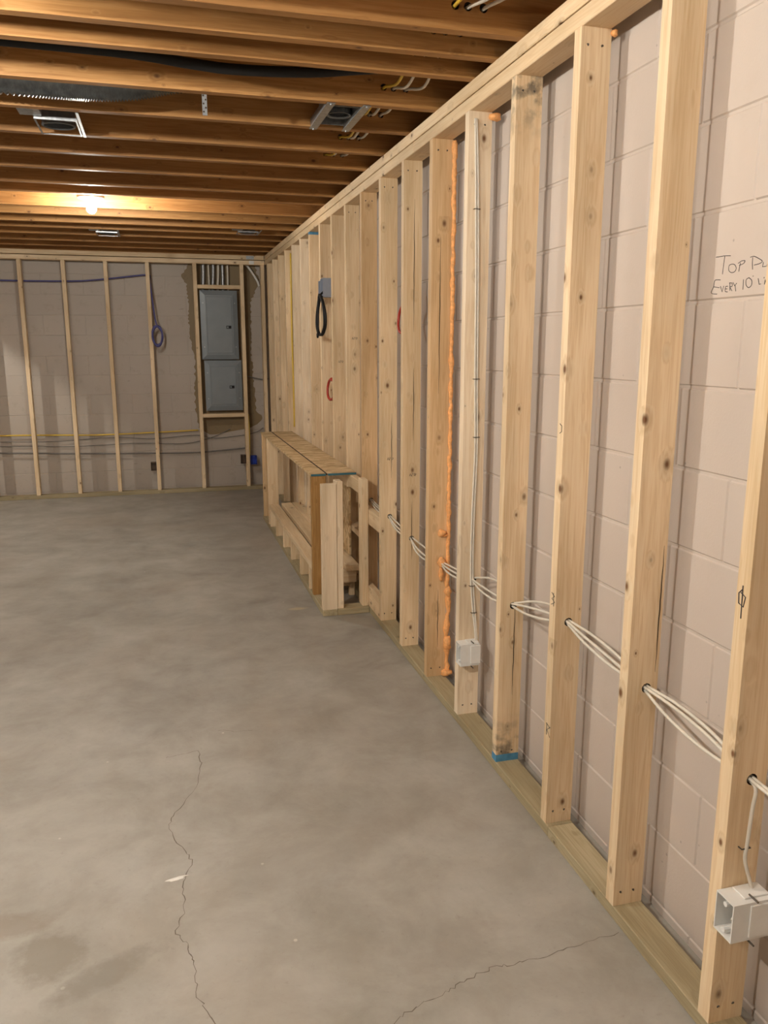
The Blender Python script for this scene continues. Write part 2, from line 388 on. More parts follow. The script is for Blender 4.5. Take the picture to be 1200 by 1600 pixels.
# bare brown area of the far wall around the panel
LE = [(2.45, .391), (2.268, .273), (2.191, .329), (1.69, .331), (1.422, .372), (.874, .353), (.678, .391), (.60, .50)]
RI = [(2.45, 1.03), (2.232, 1.089), (2.031, .993), (1.419, .98), (.861, 1.011), (.752, 1.092), (.66, .95), (.60, .56)]
def lerp_z(T, z):
    for (za, a), (zb, b) in zip(T, T[1:]):
        if za >= z >= zb: return a+(b-a)*(za-z)/(za-zb)
    return T[-1][1]
bm = bmesh.new(); prev = None
for k in range(94):
    z = 2.45-k*.0199; a = lerp_z(LE, z)+random.uniform(-.012, .012); b = max(a+.02, lerp_z(RI, z)+random.uniform(-.012, .012))
    cur = [bm.verts.new((a-.7, .002, z-1.5)), bm.verts.new((a-.7, -.002, z-1.5)), bm.verts.new((b-.7, -.002, z-1.5)), bm.verts.new((b-.7, .002, z-1.5))]
    if prev:
        for i in range(3): bm.faces.new((prev[i], prev[i+1], cur[i+1], cur[i]))
    prev = cur
tag(obj('bare_patch', bm, MAT['bare'], wall_b, (.7, YW-.0015, 1.5)), 'brown unpainted patch of wall')
# handwriting on the right wall
STROKES = [[[1.6707,1.7572],[1.6435,1.7575],[1.62,1.7554]],[[1.6398,1.7564],[1.6413,1.7408],[1.6429,1.7169]],[[1.613,1.7367],[1.6219,1.7345],[1.6224,1.7242],[1.6129,1.7182],[1.6017,1.7194],[1.5977,1.7265],[1.6036,1.7344],[1.613,1.7367]],[[1.585,1.737],[1.587,1.727],[1.5881,1.7183]],[[1.5927,1.7363],[1.5821,1.7404],[1.5711,1.7401],[1.5748,1.7346],[1.5887,1.7315]],[[1.547,1.7449],[1.5464,1.732],[1.544,1.7189]],[[1.5546,1.7456],[1.5441,1.7467],[1.5309,1.7418],[1.5164,1.7341],[1.523,1.7298],[1.5405,1.7279]],[[1.5125,1.7316],[1.5137,1.7219],[1.5039,1.7222]],[[1.5014,1.7215],[1.4989,1.7303],[1.4931,1.7201]],[[1.5008,1.725],[1.4947,1.7244]],[[1.6485,1.7049],[1.6677,1.7051],[1.6708,1.6915],[1.6776,1.6773],[1.6564,1.6737]],[[1.6695,1.6906],[1.6498,1.6873]],[[1.6466,1.6906],[1.639,1.6772],[1.6348,1.6906]],[[1.6206,1.6889],[1.6286,1.6879],[1.6285,1.6781],[1.6201,1.6764]],[[1.6285,1.6834],[1.6221,1.683]],[[1.6147,1.6967],[1.6128,1.6786]],[[1.6168,1.6954],[1.6075,1.6947],[1.6066,1.6872],[1.6134,1.6869],[1.6053,1.6774]],[[1.6043,1.696],[1.5976,1.6881],[1.5915,1.6936]],[[1.5966,1.6895],[1.5926,1.6759]],[[1.5702,1.7001],[1.5697,1.6876],[1.5695,1.6781]],[[1.5531,1.7024],[1.5613,1.6987],[1.5602,1.687],[1.5514,1.6813],[1.5434,1.6858],[1.5437,1.6959],[1.5531,1.7024]],[[1.5403,1.7057],[1.5405,1.7036]],[[1.524,1.6987],[1.5191,1.6856],[1.5141,1.6866]],[[1.5056,1.7001],[1.5063,1.6974]],[[1.5035,1.6845],[1.5018,1.6942],[1.4996,1.6856]],[[1.4991,1.6898],[1.4936,1.6908]],[[1.4935,1.6936],[1.4927,1.6844]]]
bm = bmesh.new()
for s in STROKES:
    P = smooth_path([(0, y-1.6, z-1.7) for y, z in s], 4) if len(s) > 3 else [Vector((0, y-1.6, z-1.7)) for y, z in s]
    add_tube(bm, P, .00085, 5)
tag(obj('handwriting', bm, MAT['ink'], wall_r, (XW-.0004, 1.6, 1.7)), 'hand lettered note in thin dark marker')

# ------------------------------------------------------------------ ceiling: subfloor, joists, rim, beam
bm = bmesh.new(); add_box(bm, XL-.2, 1.47, YN-.2, YW+.2, ZJ+TJ, ZJ+TJ+.02)
ceil = tag(obj('ceiling', bm, MAT['subfloor']), 'open basement ceiling of brown joists under the subfloor', 'ceiling', kind='structure')
JY = [2.519, 2.717, 2.921, 3.32, 3.695, 4.11, 4.475, 4.867, 5.29, 5.60, 6.136, 6.50, 6.876, 7.20, 7.596, 8.05, 8.46, 8.82]
JY += [2.519-S*k for k in range(1, 13)]
CX = (.905, .945, .995)                          # three cables run through these joists
for y in JY:
    hs = [(x, 2.545, .013) for x in CX] if 1.2 < y < 4.6 else ()
    board('joist', ceil, MAT['joist'], XL, 1.42, y-B_, y, ZJ, ZJ+TJ, holes=hs)
board('rim_joist', ceil, MAT['joist'], 1.425, 1.463, YN-.1, YW+.1, ZJ, ZJ+TJ)
for k in range(3): board('beam_ply', ceil, MAT['subfloor'], -2.34+.045*k, -2.297+.045*k, YN+.01, YW-.01, ZJ-.31, ZJ-.0005)

# ------------------------------------------------------------------ stud wall on the right
sw = thing('stud_wall', (XS, Y0, 0), 'long framed wall of vertical pine studs along the right side', 'wall frame')
HOLES = {-1: (1.18, .643), 0: (1.185, .677), 1: (1.174, .721), 2: (1.177, .644), 3: (1.185, .622), 4: (1.192, .584), 5: (1.177, .607), 6: (1.178, .636), 7: (1.178, .654)}
SPECIAL = {2: 'spf_mold', 3: 'spf_pale', 4: 'spf_warm', 7: 'spf_warm', 8: 'spf_z', 12: 'spf_pale', 13: 'spf_pale'}
BLUE = {2: 'bottom', 11: 'top'}
STUD = {}
for i in range(-1, 18):
    y = sy(i)
    h = [(HOLES[i][0], HOLES[i][1], .0135)] if i in HOLES else ()
    st = board('stud', sw, MAT[SPECIAL.get(i, 'spf_z')], XS, XS+A_, y, y+B_, B_, HT, blue=BLUE.get(i), holes=h)
    STUD[i] = st
    # nail heads driven near both ends
    bm = bmesh.new()
    for zz in (HT-.045, B_+.04):
        for xx in (.022, .062):
            add_tube(bm, [(xx-A_/2+random.uniform(-.004, .004), -.0008, zz-(HT+B_)/2), (xx-A_/2, .004, zz-(HT+B_)/2+.002)], .0038, 8)
    if i < 9: tag(obj('nail_heads', bm, MAT['nail'], st, WP[st.name]+Vector((0, -B_/2, 0))), kind='stuff')
    else: bm.free()
board('stud', sw, MAT['spf_z'], XS, XS+A_, .90, .938, B_, HT)
# plates: treated sole plate in two lengths, doubled top plate
board('bottom_plate', sw, MAT['pt_y'], XS, XS+A_, -.6, 2.098, 0, B_)
board('bottom_plate', sw, MAT['pt_y'], XS, XS+A_, 2.1, 4.93, 0, B_)
board('bottom_plate', sw, MAT['pt_y'], XS, XS+A_, 4.932, 8.795, 0, B_)
board('top_plate', sw, MAT['spf_y'], XS, XS+A_, -.6, 3.60, HT, PT-.0008)
board('top_plate', sw, MAT['spf_y'], XS, XS+A_, 3.602, 8.795, HT, PT-.0008)
board('top_plate', sw, MAT['spf_y'], XS-.004, XS+A_-.004, -.6, 5.1, PT+.0008, ZJ)
board('top_plate', sw, MAT['spf_y'], XS-.004, XS+A_-.004, 5.102, 8.795, PT+.0008, ZJ)
board('blocking', sw, MAT['spf_y'], XS, XS+B_, sy(6)+B_, sy(7), .535, .624)
board('blocking', sw, MAT['spf_y'], XS, XS+B_, sy(6)+B_, sy(7), B_, .162)
board('blocking', sw, MAT['spf_y'], XS, XS+A_, sy(7)+B_, sy(8), .40, .438)
# pencil and crayon marks on the studs
def mark(i, pts_list, face, o0, r=.0011, lab=None):
    bm = bmesh.new()
    for s in pts_list:
        add_tube(bm, [Vector((0, a, b)) if face == 'x' else Vector((a, 0, b)) for a, b in s], r, 5)
    return obj('pencil_mark', bm, MAT['ink'], STUD[i], o0)
zig = [[(.012, .02), (-.008, .012), (.010, .002), (-.010, -.006), (.012, -.018)], [(0, .022), (-.004, -.02)]]
tr = [[(.010, .018), (.010, -.022)], [(.014, .016), (-.012, .010)], [(-.012, .012), (.008, -.004), (-.012, -.022)]]
loopm = [[(0, .022), (.010, .012), (.008, -.010), (-.006, -.014), (-.010, .008), (.004, .014)], [(0, .03), (-.002, -.04)]]
mark(1, zig, 'x', (XS-.0003, 2.130, .792)); mark(1, tr, 'x', (XS-.0003, 2.126, .363))
mark(-1, loopm, 'x', (XS-.0003, 1.322, 1.045), .0014); mark(1, [[(.006, .014), (-.006, .008), (-.006, -.008), (.006, -.014)]], 'x', (XS-.0003, 2.131, 1.317))
stamp = [[(-.014, -.006), (-.010, .008), (-.006, -.006)], [(-.002, .008), (.004, .006), (-.002, 0), (-.002, -.008)], [(.010, .008), (.010, -.006)], [(.014, .006), (.020, .004), (.014, -.006)]]
for i, z in ((5, .93), (6, .955), (9, 1.45), (8, 1.60)): mark(i, stamp, 'y', (XS+.05, sy(i)-.0003, z), .0012)
# drying splits in some studs
random.seed(11)
for i, xx, za, zb in ((5, .052, 1.62, 2.22), (5, .050, .50, .80), (5, .054, 1.10, 1.45), (4, .050, .18, .46), (4, .040, 1.35, 2.0), (2, .056, .30, .66), (0, .080, .72, 1.06), (3, .050, 1.0, 1.5), (6, .060, .85, 1.2)):
    bm = bmesh.new(); n = 14
    add_tube(bm, [(random.uniform(-.0012, .0012), 0, (zb-za)*k/n) for k in range(n+1)], lambda k: .0003+.0014*math.sin(math.pi*k/14), 5)
    obj('drying_split', bm, MAT['hole'], STUD[i], (XS+xx, sy(i)-.0001, za))
# orange foam bead down the back edge of stud 4, blobs on it
random.seed(3)
zs = [B_+.002+(HT-.008-B_)*k/150 for k in range(151)]
bm = bmesh.new()
rads = [(.0085+.0035*math.sin(k*.9)*random.random()+random.uniform(-.002, .003))*(1.25 if zs[k] < .42 else 1.) for k in range(151)]
for k in range(1, 150): rads[k] = (rads[k-1]+rads[k]*2+rads[k+1])/4
add_tube(bm, [(random.uniform(-.0025, .0025)+(.004*math.sin(z*21) if z < .5 else 0), random.uniform(-.002, .002), z) for z in zs], lambda k: rads[k], 9)
tag(obj('foam_bead', bm, MAT['foam'], STUD[4], (1.222, sy(4)-.006, 0), True), 'orange expanding foam bead')
def blob(i, pos, r, sc=(1, 1, 1)):
    bm = bmesh.new(); bmesh.ops.create_icosphere(bm, subdivisions=2, radius=r)
    for v in bm.verts:
        v.co *= 1+.22*math.sin(v.co.x/r*3.1+pos[2]*9)*math.cos(v.co.z/r*4.2+pos[0]*5); v.co = Vector((v.co.x*sc[0], v.co.y*sc[1], v.co.z*sc[2]))
    tag(obj('foam_blob', bm, MAT['foam'], STUD[i], pos, True), 'orange expanding foam blob')
blob(4, (1.190, sy(4)-.010, .728), .017, (1.2, .9, 1)); blob(4, (1.190, sy(4)-.012, .590), .019, (1, .8, 1.3)); blob(4, (1.188, sy(4)-.008, .535), .014, (.7, .8, 2.4))
blob(4, (1.208, sy(4)-.006, .715), .010, (2, .8, .7)); blob(4, (1.222, sy(4)-.012, .20), .020, (1., 1, 2.0)); blob(4, (1.222, sy(4)-.012, .055), .021, (1.4, 1, .8))
blob(4, (1.222, sy(4)-.010, .45), .016, (1, 1, 1.6)); blob(3, (1.222, sy(3)-.012, 2.368), .019, (1.3, 1, .8)); blob(1, (1.222, sy(1)-.004, 2.375), .010)

# ------------------------------------------------------------------ framed wall at the far end
fwall = thing('stud_wall', (0, YF, 0), 'framed wall of studs at the far end in front of the worn block wall', 'wall frame')
for x in (-2.50, -2.10, -1.69, -1.29, -.886, -.487, -.083, .386, .866, 1.084):
    board('stud', fwall, MAT['spf_z'], x, x+B_, YF, YF+A_, B_, HT)
board('bottom_plate', fwall, MAT['pt_x'], XL+.01, XS-.004, YF, YF+A_, 0, B_)
board('top_plate', fwall, MAT['spf_x'], XL+.01, XS-.004, YF, YF+A_, HT, PT-.003)
board('top_plate', fwall, MAT['spf_x'], XL+.01, XS-.008, YF-.006, YF+A_-.006, PT+.003, ZJ)
board('header', fwall, MAT['spf_x'], .386+B_, .866, YF, YF+A_, 2.138, 2.176)
board('header', fwall, MAT['spf_x'], .386+B_, .866, YF, YF+A_, .802, .840)

# ------------------------------------------------------------------ breaker panels
def panel(x0, x1, z0, z1, label, lx, lz):
    t = thing('breaker_panel', ((x0+x1)/2, YW, z0), label, 'breaker panel', 'electrical panels')
    yb, yf = YW-.004, 8.872
    boxobj('enclosure', MAT['panel'], t, x0+.02, x1-.02, yf+.006, yb, z0+.015, z1-.015, .002)
    # cover plate with a raised rim, tapered edge
    bm = bmesh.new(); wx, wz = (x1-x0)/2, (z1-z0)/2
    r1 = [(-wx, -wz), (wx, -wz), (wx, wz), (-wx, wz)]; lev = []
    for ins, dep in ((0, .006), (0, 0), (.05, -.012), (.055, -.012)):
        lev.append([bm.verts.new((math.copysign(abs(a)-ins, a), dep, math.copysign(abs(b)-ins, b))) for a, b in r1])
    for a, b in zip(lev, lev[1:]):
        for i in range(4): bm.faces.new((a[i], a[(i+1) % 4], b[(i+1) % 4], b[i]))
    bm.faces.new(lev[-1]); bm.faces.new(lev[0][::-1])
    cov = obj('cover', bm, MAT['panel'], t, ((x0+x1)/2, yf, (z0+z1)/2))
    d = boxobj('door', MAT['panel'], t, x0+.062, x1-.062, yf-.019, yf-.0125, z0+.065, z1-.065, .003)
    la = boxobj('latch', MAT['black'], d, lx-.026, lx+.026, yf-.025, yf-.019, lz-.015, lz+.015, .002)
    boxobj('slide', MAT['panel'], d, lx-.02, lx-.002, yf-.0275, yf-.025, lz-.009, lz+.009, .001)
    for sx in (x0+.028, x1-.028):
        for sz in (z0+.13, z1-.13):
            bm = bmesh.new(); add_tube(bm, [(0, 0, 0), (0, -.006, 0)], .006, 8); obj('screw', bm, MAT['galv'], t, (sx, yf-.004, sz))
panel(.448, .834, 1.412, 2.125, 'upper taller grey breaker panel with closed door between the far studs', .735, 1.748)
panel(.466, .856, .868, 1.402, 'lower shorter grey breaker panel below the other one', .745, 1.120)
for k, (x, r) in enumerate(((.500, .021), (.555, .010), (.603, .018), (.655, .012), (.700, .017), (.752, .010))):
    lab = ['leftmost wide pale conduit above the breaker panel', 'thin pale cable second from left above the breaker panel', 'wide pale conduit third from left above the breaker panel', 'pale conduit fourth from left above the breaker panel', 'wide pale conduit fifth from left above the breaker panel', 'rightmost thin pale cable above the breaker panel'][k]
    tag(tube('conduit', [(x, 8.945, 2.46), (x, 8.945, 2.31), (x+random.uniform(-.02, .02), 8.945, 2.10)], r, MAT['cable_w'] if k % 2 else MAT['galv'], sm=4, sides=10), lab, 'conduit', 'conduits above the panel')

# ------------------------------------------------------------------ low framed ledge in front of the stud wall
X1, YB0, YB1 = .847, 4.406, 7.24
lg = thing('framed_ledge', (X1, YB0, 0), 'low unfinished wooden framed ledge with strand board top beside the stud wall', 'framing')
board('bottom_plate', lg, MAT['pt_y'], X1, X1+A_, YB0, YB1, 0, B_)
board('bottom_plate', lg, MAT['pt_x'], X1+A_+.001, XS-.001, YB0, YB0+A_, 0, B_)
board('corner_post', lg, MAT['spf_pale'], X1, X1+A_, YB0, YB0+B_, B_, .786)
board('corner_post', lg, MAT['spf_pale'], X1+A_, X1+A_+B_, YB0+.006, YB0+.006+A_, B_, .797)
tag(board('post', lg, MAT['fir'], X1, X1+A_, 4.715, 4.753, B_, .784), 'dark orange fir post')
board('post', lg, MAT['spf_z'], X1, X1+A_, 6.80, 6.838, B_, .784)
board('post', lg, MAT['spf_warm'], X1, X1+A_, 7.15, 7.188, B_, .784)
board('post', lg, MAT['spf_z'], XS-B_-.001, XS-.001, YB0+.015, YB0+.015+A_, B_, .800)
for y in (6.70, 6.345, 5.95, 5.575, 5.175, 4.835, ): board('cripple_stud', lg, MAT['spf_z'], X1, X1+A_, y, y+B_, B_, .190)
board('sill_rail', lg, MAT['spf_y'], X1-.001, X1+A_-.012, 4.755, 6.74, .190, .228)
board('shelf_board', lg, MAT['spf_y'], .948, 1.036, 4.70, 6.74, .196, .234)
board('shelf_board', lg, MAT['spf_y'], 1.040, 1.124, 4.64, 6.74, .196, .234)
for y in (4.70, 5.3, 5.95, 6.6): board('shelf_block', lg, MAT['spf_x'], .96, 1.12, y, y+B_, .105, .194)
board('shelf_block', lg, MAT['spf_y'], 1.0, 1.09, 4.76, 5.2, .066, .104)
for y in (4.72, 5.3, 5.95, 6.6): board('shelf_leg', lg, MAT['spf_z'], 1.09, 1.124, y+.045, y+.083, B_*0, .194)
board('ledge_header', lg, MAT['spf_y'], XS-B_-.001, XS-.001, YB0+.015+A_+.001, 4.80, .705, .783)
def osb(x0, x1, y0, y1):
    c = Vector(((x0+x1)/2, (y0+y1)/2, .791)); bm = bmesh.new()
    add_box(bm, x0-c.x, x1-c.x, y0-c.y, y1-c.y, -.0065, .0065)
    for f in bm.faces:
        if f.calc_center_median().y < (y0-c.y)+.001: f.material_index = 1
    return tag(obj('top_board', bm, [MAT['osb'], MAT['blue_edge']], lg, c), 'strand board with blue painted end')
MAT['blue_edge'] = plain('blue_board_edge', (.03, .13, .17), .6, 0, .2)
osb(X1-.002, .936, 4.712, 7.22); osb(.950, XS-.001, 4.716, 7.22)
boxobj('seam_shade_strip', MAT['hole'], lg, .9375, .9485, 4.72, 7.21, .787, .7962, .0005)  # dark strip laid in the board gap, its colour stands in for shade
board('back_rail', lg, MAT['spf_y'], XS-B_-.001, XS-.001, 4.802, 7.2, .693, .782)
boxobj('back_panel', MAT['osb'], lg, 1.112, 1.125, 4.86, 5.30, .24, .690, .001)
for y in (5.38, 5.80, 6.2, 6.62): board('back_stud', lg, MAT['spf_z'], XS-B_-.001, XS-.001, y, y+A_, .236, .692)

# ------------------------------------------------------------------ wiring
R_ = .0042
def sag_path(z_of, x_of, ids, dz, dx):
    P = []
    for a, b in zip(ids, ids[1:]):
        ya, yb = sy(a), sy(b)+B_
        P.append((x_of(a), ya+B_/2, z_of(a)))
        for t in (.3, .6, .85):
            k = math.sin(math.pi*t)
            P.append((x_of(a)+(x_of(b)-x_of(a))*t+dx[a]*k, ya+(yb-B_/2-ya-B_/2)*t+B_/2, z_of(a)+(z_of(b)-z_of(a))*t+dz[a]*k))
    b = ids[-1]; P.append((x_of(b), sy(b)+B_/2, z_of(b))); return P
ids = [7, 6, 5, 4, 3, 2, 1, 0, -1]
CW = [({7: -.005, 6: -.01, 5: -.015, 4: -.005, 3: .03, 2: .022, 1: .006, 0: .008}, {7: 0, 6: .01, 5: .02, 4: .01, 3: .03, 2: .03, 1: .015, 0: .02}, .004, .004, 'uppermost white cable of the three threaded through the studs'),
      ({7: -.01, 6: -.014, 5: -.02, 4: -.012, 3: -.004, 2: .004, 1: .0, 0: .0}, {7: 0, 6: 0, 5: -.01, 4: .0, 3: 0, 2: .005, 1: 0, 0: .02}, -.005, .003, 'middle white cable of the three threaded through the studs'),
      ({7: -.015, 6: -.02, 5: -.03, 4: -.02, 3: -.016, 2: -.012, 1: -.008, 0: -.014}, {7: -.01, 6: -.01, 5: -.02, 4: -.01, 3: -.01, 2: -.01, 1: -.01, 0: -.01}, .0, -.006, 'lowest white cable of the three threaded through the studs')]
for n, (dz, dx, ox, oz, lab) in enumerate(CW):
    P = sag_path(lambda i: HOLES[i][1]+oz, lambda i: HOLES[i][0]+ox, ids, dz, dx)
    if n < 2: P += [(HOLES[-1][0]+ox+.01, sy(-1)-.10, .628+oz), (HOLES[-1][0]+ox+.01, .95, .62+oz)]
    else: P += [(1.181, sy(-1)-.012, .628), (1.176, sy(-1)-.014, .58), (1.174, sy(-1)-.012, .50), (1.172, sy(-1)-.012, .46), (1.186, sy(-1)-.016, .41), (1.196, sy(-1)-.022, .375)]
    tag(tube('electrical_cable', P, R_, MAT['cable_w'], sm=5), lab, 'cable', 'white cables through the studs')
# pair of cables stapled down stud 3 into its box
ys = sy(3)-.0046
for n, ox in enumerate((0, .009)):
    P = [(1.150+ox*.6, ys, 2.36), (1.157+ox, ys, 2.15), (1.166+ox, ys, 1.8), (1.172+ox, ys, 1.41), (1.178+ox, ys, 1.16), (1.172+ox, ys, .90), (1.172+ox, ys, .66), (1.184+ox, ys, .50), (1.190+ox*.6, ys-.016, .415), (1.192+ox*.6, ys-.02, .372)]
    tag(tube('electrical_cable', P, .004, MAT['cable_w'], sm=6), ['left', 'right'][n]+' white cable of the pair running down the pale stud into its box', 'cable', 'white cables down the pale stud')
def staple(i, x, z, parent=None):
    bm = bmesh.new(); add_tube(bm, [(-.011, .005, 0), (-.011, -.011, 0), (.011, -.011, 0), (.011, .005, 0)], .0016, 6)
    obj('staple', bm, MAT['nail'], STUD[i], (x, sy(i), z))
for z, x in ((1.43, 1.176), (1.205, 1.182), (.60, 1.178), (.485, 1.188), (2.05, 1.163)): staple(3, x, z)
staple(-1, 1.173, .485)
def outlet_box(i, z0, label, xf=1.116, h=.092, wd=.056, dp=.080):
    y1 = sy(i)-.001; y0 = y1-wd; t = thing('outlet_box', (xf, y1, z0), label, 'outlet box', 'white outlet boxes on the studs')
    k = .0025; bm = bmesh.new()
    add_box(bm, 0, dp, -wd, -wd+k, 0, h); add_box(bm, 0, dp, -k, 0, 0, h); add_box(bm, 0, dp, -wd+k, -k, 0, k); add_box(bm, 0, dp, -wd+k, -k, h-k, h); add_box(bm, dp-k, dp, -wd+k, -k, k, h-k)
    obj('shell', bm, MAT['white_pl'], t, (xf, y1, z0))
    boxobj('side_step', MAT['white_pl'], t, xf+.042, xf+dp+.004, y0-.004, y0, z0+.008, z0+h-.006, .001)
    boxobj('top_step', MAT['white_pl'], t, xf+.036, xf+dp+.002, y0+.012, y1-.004, z0+h, z0+h+.004, .001)
    for s, zz in ((-1, z0+.012), (1, z0+h-.012)):
        bm = bmesh.new(); add_tube(bm, [(.001, 0, 0), (.05, 0, 0)], .006, 10); obj('screw_boss', bm, MAT['white_pl'], t, (xf, y1-wd/2, zz-.003*s))
    for s in (-1, 1):
        bm = bmesh.new(); add_tube(bm, [(0, .012, 0), (0, -.016, 0)], .0022, 6); obj('nail', bm, MAT['nail'], t, (xf+.05, y0+.004, z0+(h+.008 if s > 0 else -.006)))
    bm = bmesh.new(); add_tube(bm, smooth_path([(.06, -.02, h-.004), (.04, -.03, h*.5), (.03, -.02, h*.3), (.045, -.035, h*.25)], 4), .003, 6)
    obj('wire_end', bm, MAT['cable_w'], t, (xf, y1, z0))
outlet_box(-1, .296, 'white plastic outlet box on the nearest stud at the right edge', dp=.098); outlet_box(3, .276, 'white plastic outlet box on the pale stud beside the orange foam')
# grey box with a hanging black cable coil further along
t = thing('switch_box', (1.15, sy(10), 1.885), 'grey plastic box on a stud with black cable hanging below', 'switch box')
for n, (ya, yb, za, zb) in enumerate(((5.70, 5.766, 1.905, 2.0), (5.60, 5.694, 1.885, 2.01))):
    bm = bmesh.new(); k = .003; h = zb-za; wd = yb-ya
    add_box(bm, 0, .07, -wd/2, -wd/2+k, 0, h); add_box(bm, 0, .07, wd/2-k, wd/2, 0, h); add_box(bm, 0, .07, -wd/2+k, wd/2-k, 0, k); add_box(bm, 0, .07, -wd/2+k, wd/2-k, h-k, h); add_box(bm, .067, .07, -wd/2+k, wd/2-k, k, h-k)
    obj('gang', bm, MAT['grey_pl'], t, (1.112, (ya+yb)/2, za))
P = [(1.14, 5.66, 1.93), (1.10, 5.63, 1.90)]
for k in range(25):
    a = math.pi/2+2*math.pi*k/12; P.append((1.104-.010*(k/12)+.003*math.sin(k), 5.60-.150*math.cos(a)*(1+.07*math.sin(k*1.7)), 1.755+.128*math.sin(a)))
P += [(1.075, 5.62, 1.63), (1.08, 5.66, 1.635)]
tag(tube('cable_coil', P, .0075, MAT['black'], sm=4), 'black cable coil hanging from the grey box', 'cable')
def ring_coil(name, c, ry, rz, plane, m, turns, label, r=.005, tail=()):
    P = list(tail)
    for k in range(turns*12+1):
        a = math.pi/2+2*math.pi*k/12; j = 1+.06*math.sin(k*1.3)+.05*((k//12) % 3-1)
        u, v = ry*math.cos(a)*j, rz*math.sin(a)*j; d = .006*math.sin(k*.7)+.003*k/12
        P.append((c[0]+d, c[1]+u, c[2]+v) if plane == 'x' else (c[0]+u, c[1]+d, c[2]+v))
    return tag(tube(name, P, r, m, sm=3), label, 'cable')
ring_coil('cable_coil', (1.165, 3.880, 1.684), .082, .066, 'x', MAT['cable_r'], 1, 'red cable coil half hidden behind the split stud', .007, [(1.23, 3.85, 1.80)])
ring_coil('cable_coil', (1.150, 5.56, 1.257), .135, .072, 'x', MAT['cable_r'], 1, 'small dark red cable coil below the black cable coil', .009, [(1.21, 5.50, 1.36)])
ring_coil('cable_coil', (.0, 8.775, 1.655), .050, .098, 'y', MAT['cable_b'], 5, 'blue cable coil hanging on the far stud', .008,
          [(-1.9, 8.94, 2.20), (-1.47, 8.94, 2.19), (-1.1, 8.94, 2.19), (-.697, 8.94, 2.20), (-.3, 8.94, 2.245), (-.06, 8.93, 2.27), (-.045, 8.86, 2.20), (-.03, 8.82, 2.0), (-.015, 8.79, 1.83)])
def far_cable(pts, m, r, label, y=8.955): return tag(tube('electrical_cable', [(a, y, b) for a, b in pts], r, m, sm=6, sides=6), label, 'cable')
far_cable([(-2.3, .66), (-1.61, .651), (-1.2, .645), (-.68, .632), (-.2, .64), (.374, .655)], MAT['cable_y'], .008, 'yellow cable strung across the lower far wall')
far_cable([(-2.3, .49), (-1.627, .473), (-.824, .440), (-.3, .425), (.295, .412), (.60, .425), (.921, .446)], MAT['cable_g'], .008, 'dark grey cable strung lowest across the far wall', 8.945)
far_cable([(-2.3, .60), (-1.6, .585), (-1.1, .575), (-.5, .60), (-.1, .575), (.35, .60), (.55, .56), (.95, .60), (1.08, .66)], MAT['cable_g'], .004, 'thin sagging grey cable just below the yellow cable', 8.965)
far_cable([(-2.3, .54), (-1.5, .535), (-.9, .515), (-.3, .53), (.2, .51), (.45, .55), (.62, .61), (.72, .66)], MAT['cable_g'], .004, 'thin grey cable between the sagging cable and the lowest cable', 8.975)
far_cable([(.90, 1.235), (.98, 1.215), (1.08, 1.195), (1.15, 1.20)], MAT['cable_g'], .006, 'short grey cable in the corner right of the breaker panel', 8.95)
tag(tube('electrical_cable', [(1.18, sy(14)-.008, 2.36), (1.176, sy(14)-.008, 1.7), (1.18, sy(14)-.008, 1.2), (1.18, sy(14)-.008, .82)], .008, MAT['cable_y'], sm=5, sides=6), 'yellow cable running straight down a stud above the ledge', 'cable')
tag(tube('electrical_cable', [(.905, YF+.02, .83), (.91, YF-.006+.02, .62), (.906, YF+.02, .36)], .006, MAT['cable_y'], sm=5, sides=6), 'short yellow cable beside the stud under the breaker panel', 'cable')
tag(tube('conduit', [(.93, 8.95, 2.42), (.99, 8.95, 2.35), (1.06, 8.95, 2.24), (1.08, 8.95, 2.18)], .012, MAT['white_pl'], sm=4), 'white pipe slanting down in the far corner', 'conduit')
def far_box(name, m, x0, x1, z0, z1, label, yy=YF+.004):
    t = thing(name, ((x0+x1)/2, yy, z0), label, 'outlet box'); k = .003; wd = x1-x0; h = z1-z0; dp = .06; bm = bmesh.new()
    add_box(bm, -wd/2, -wd/2+k, 0, dp, 0, h); add_box(bm, wd/2-k, wd/2, 0, dp, 0, h); add_box(bm, -wd/2+k, wd/2-k, 0, dp, 0, k); add_box(bm, -wd/2+k, wd/2-k, 0, dp, h-k, h); add_box(bm, -wd/2+k, wd/2-k, dp-k, dp, k, h-k)
    obj('shell', bm, m, t, ((x0+x1)/2, yy-.006, z0)); boxobj('screw_tab', m, t, (x0+x1)/2-.012, (x0+x1)/2+.012, yy-.005, yy-.002, z1-.016, z1-.004, .0005)
far_box('outlet_box', MAT['brown_pl'], -.142, -.086, .250, .340, 'dark outlet box on the far stud under the blue cable coil')
far_box('outlet_box', MAT['brown_pl'], .808, .863, .290, .385, 'dark outlet box under the lower breaker panel')
far_box('outlet_box', MAT['blue_pl'], .918, .985, .275, .370, 'blue plastic outlet box in the far corner', YF+.03)

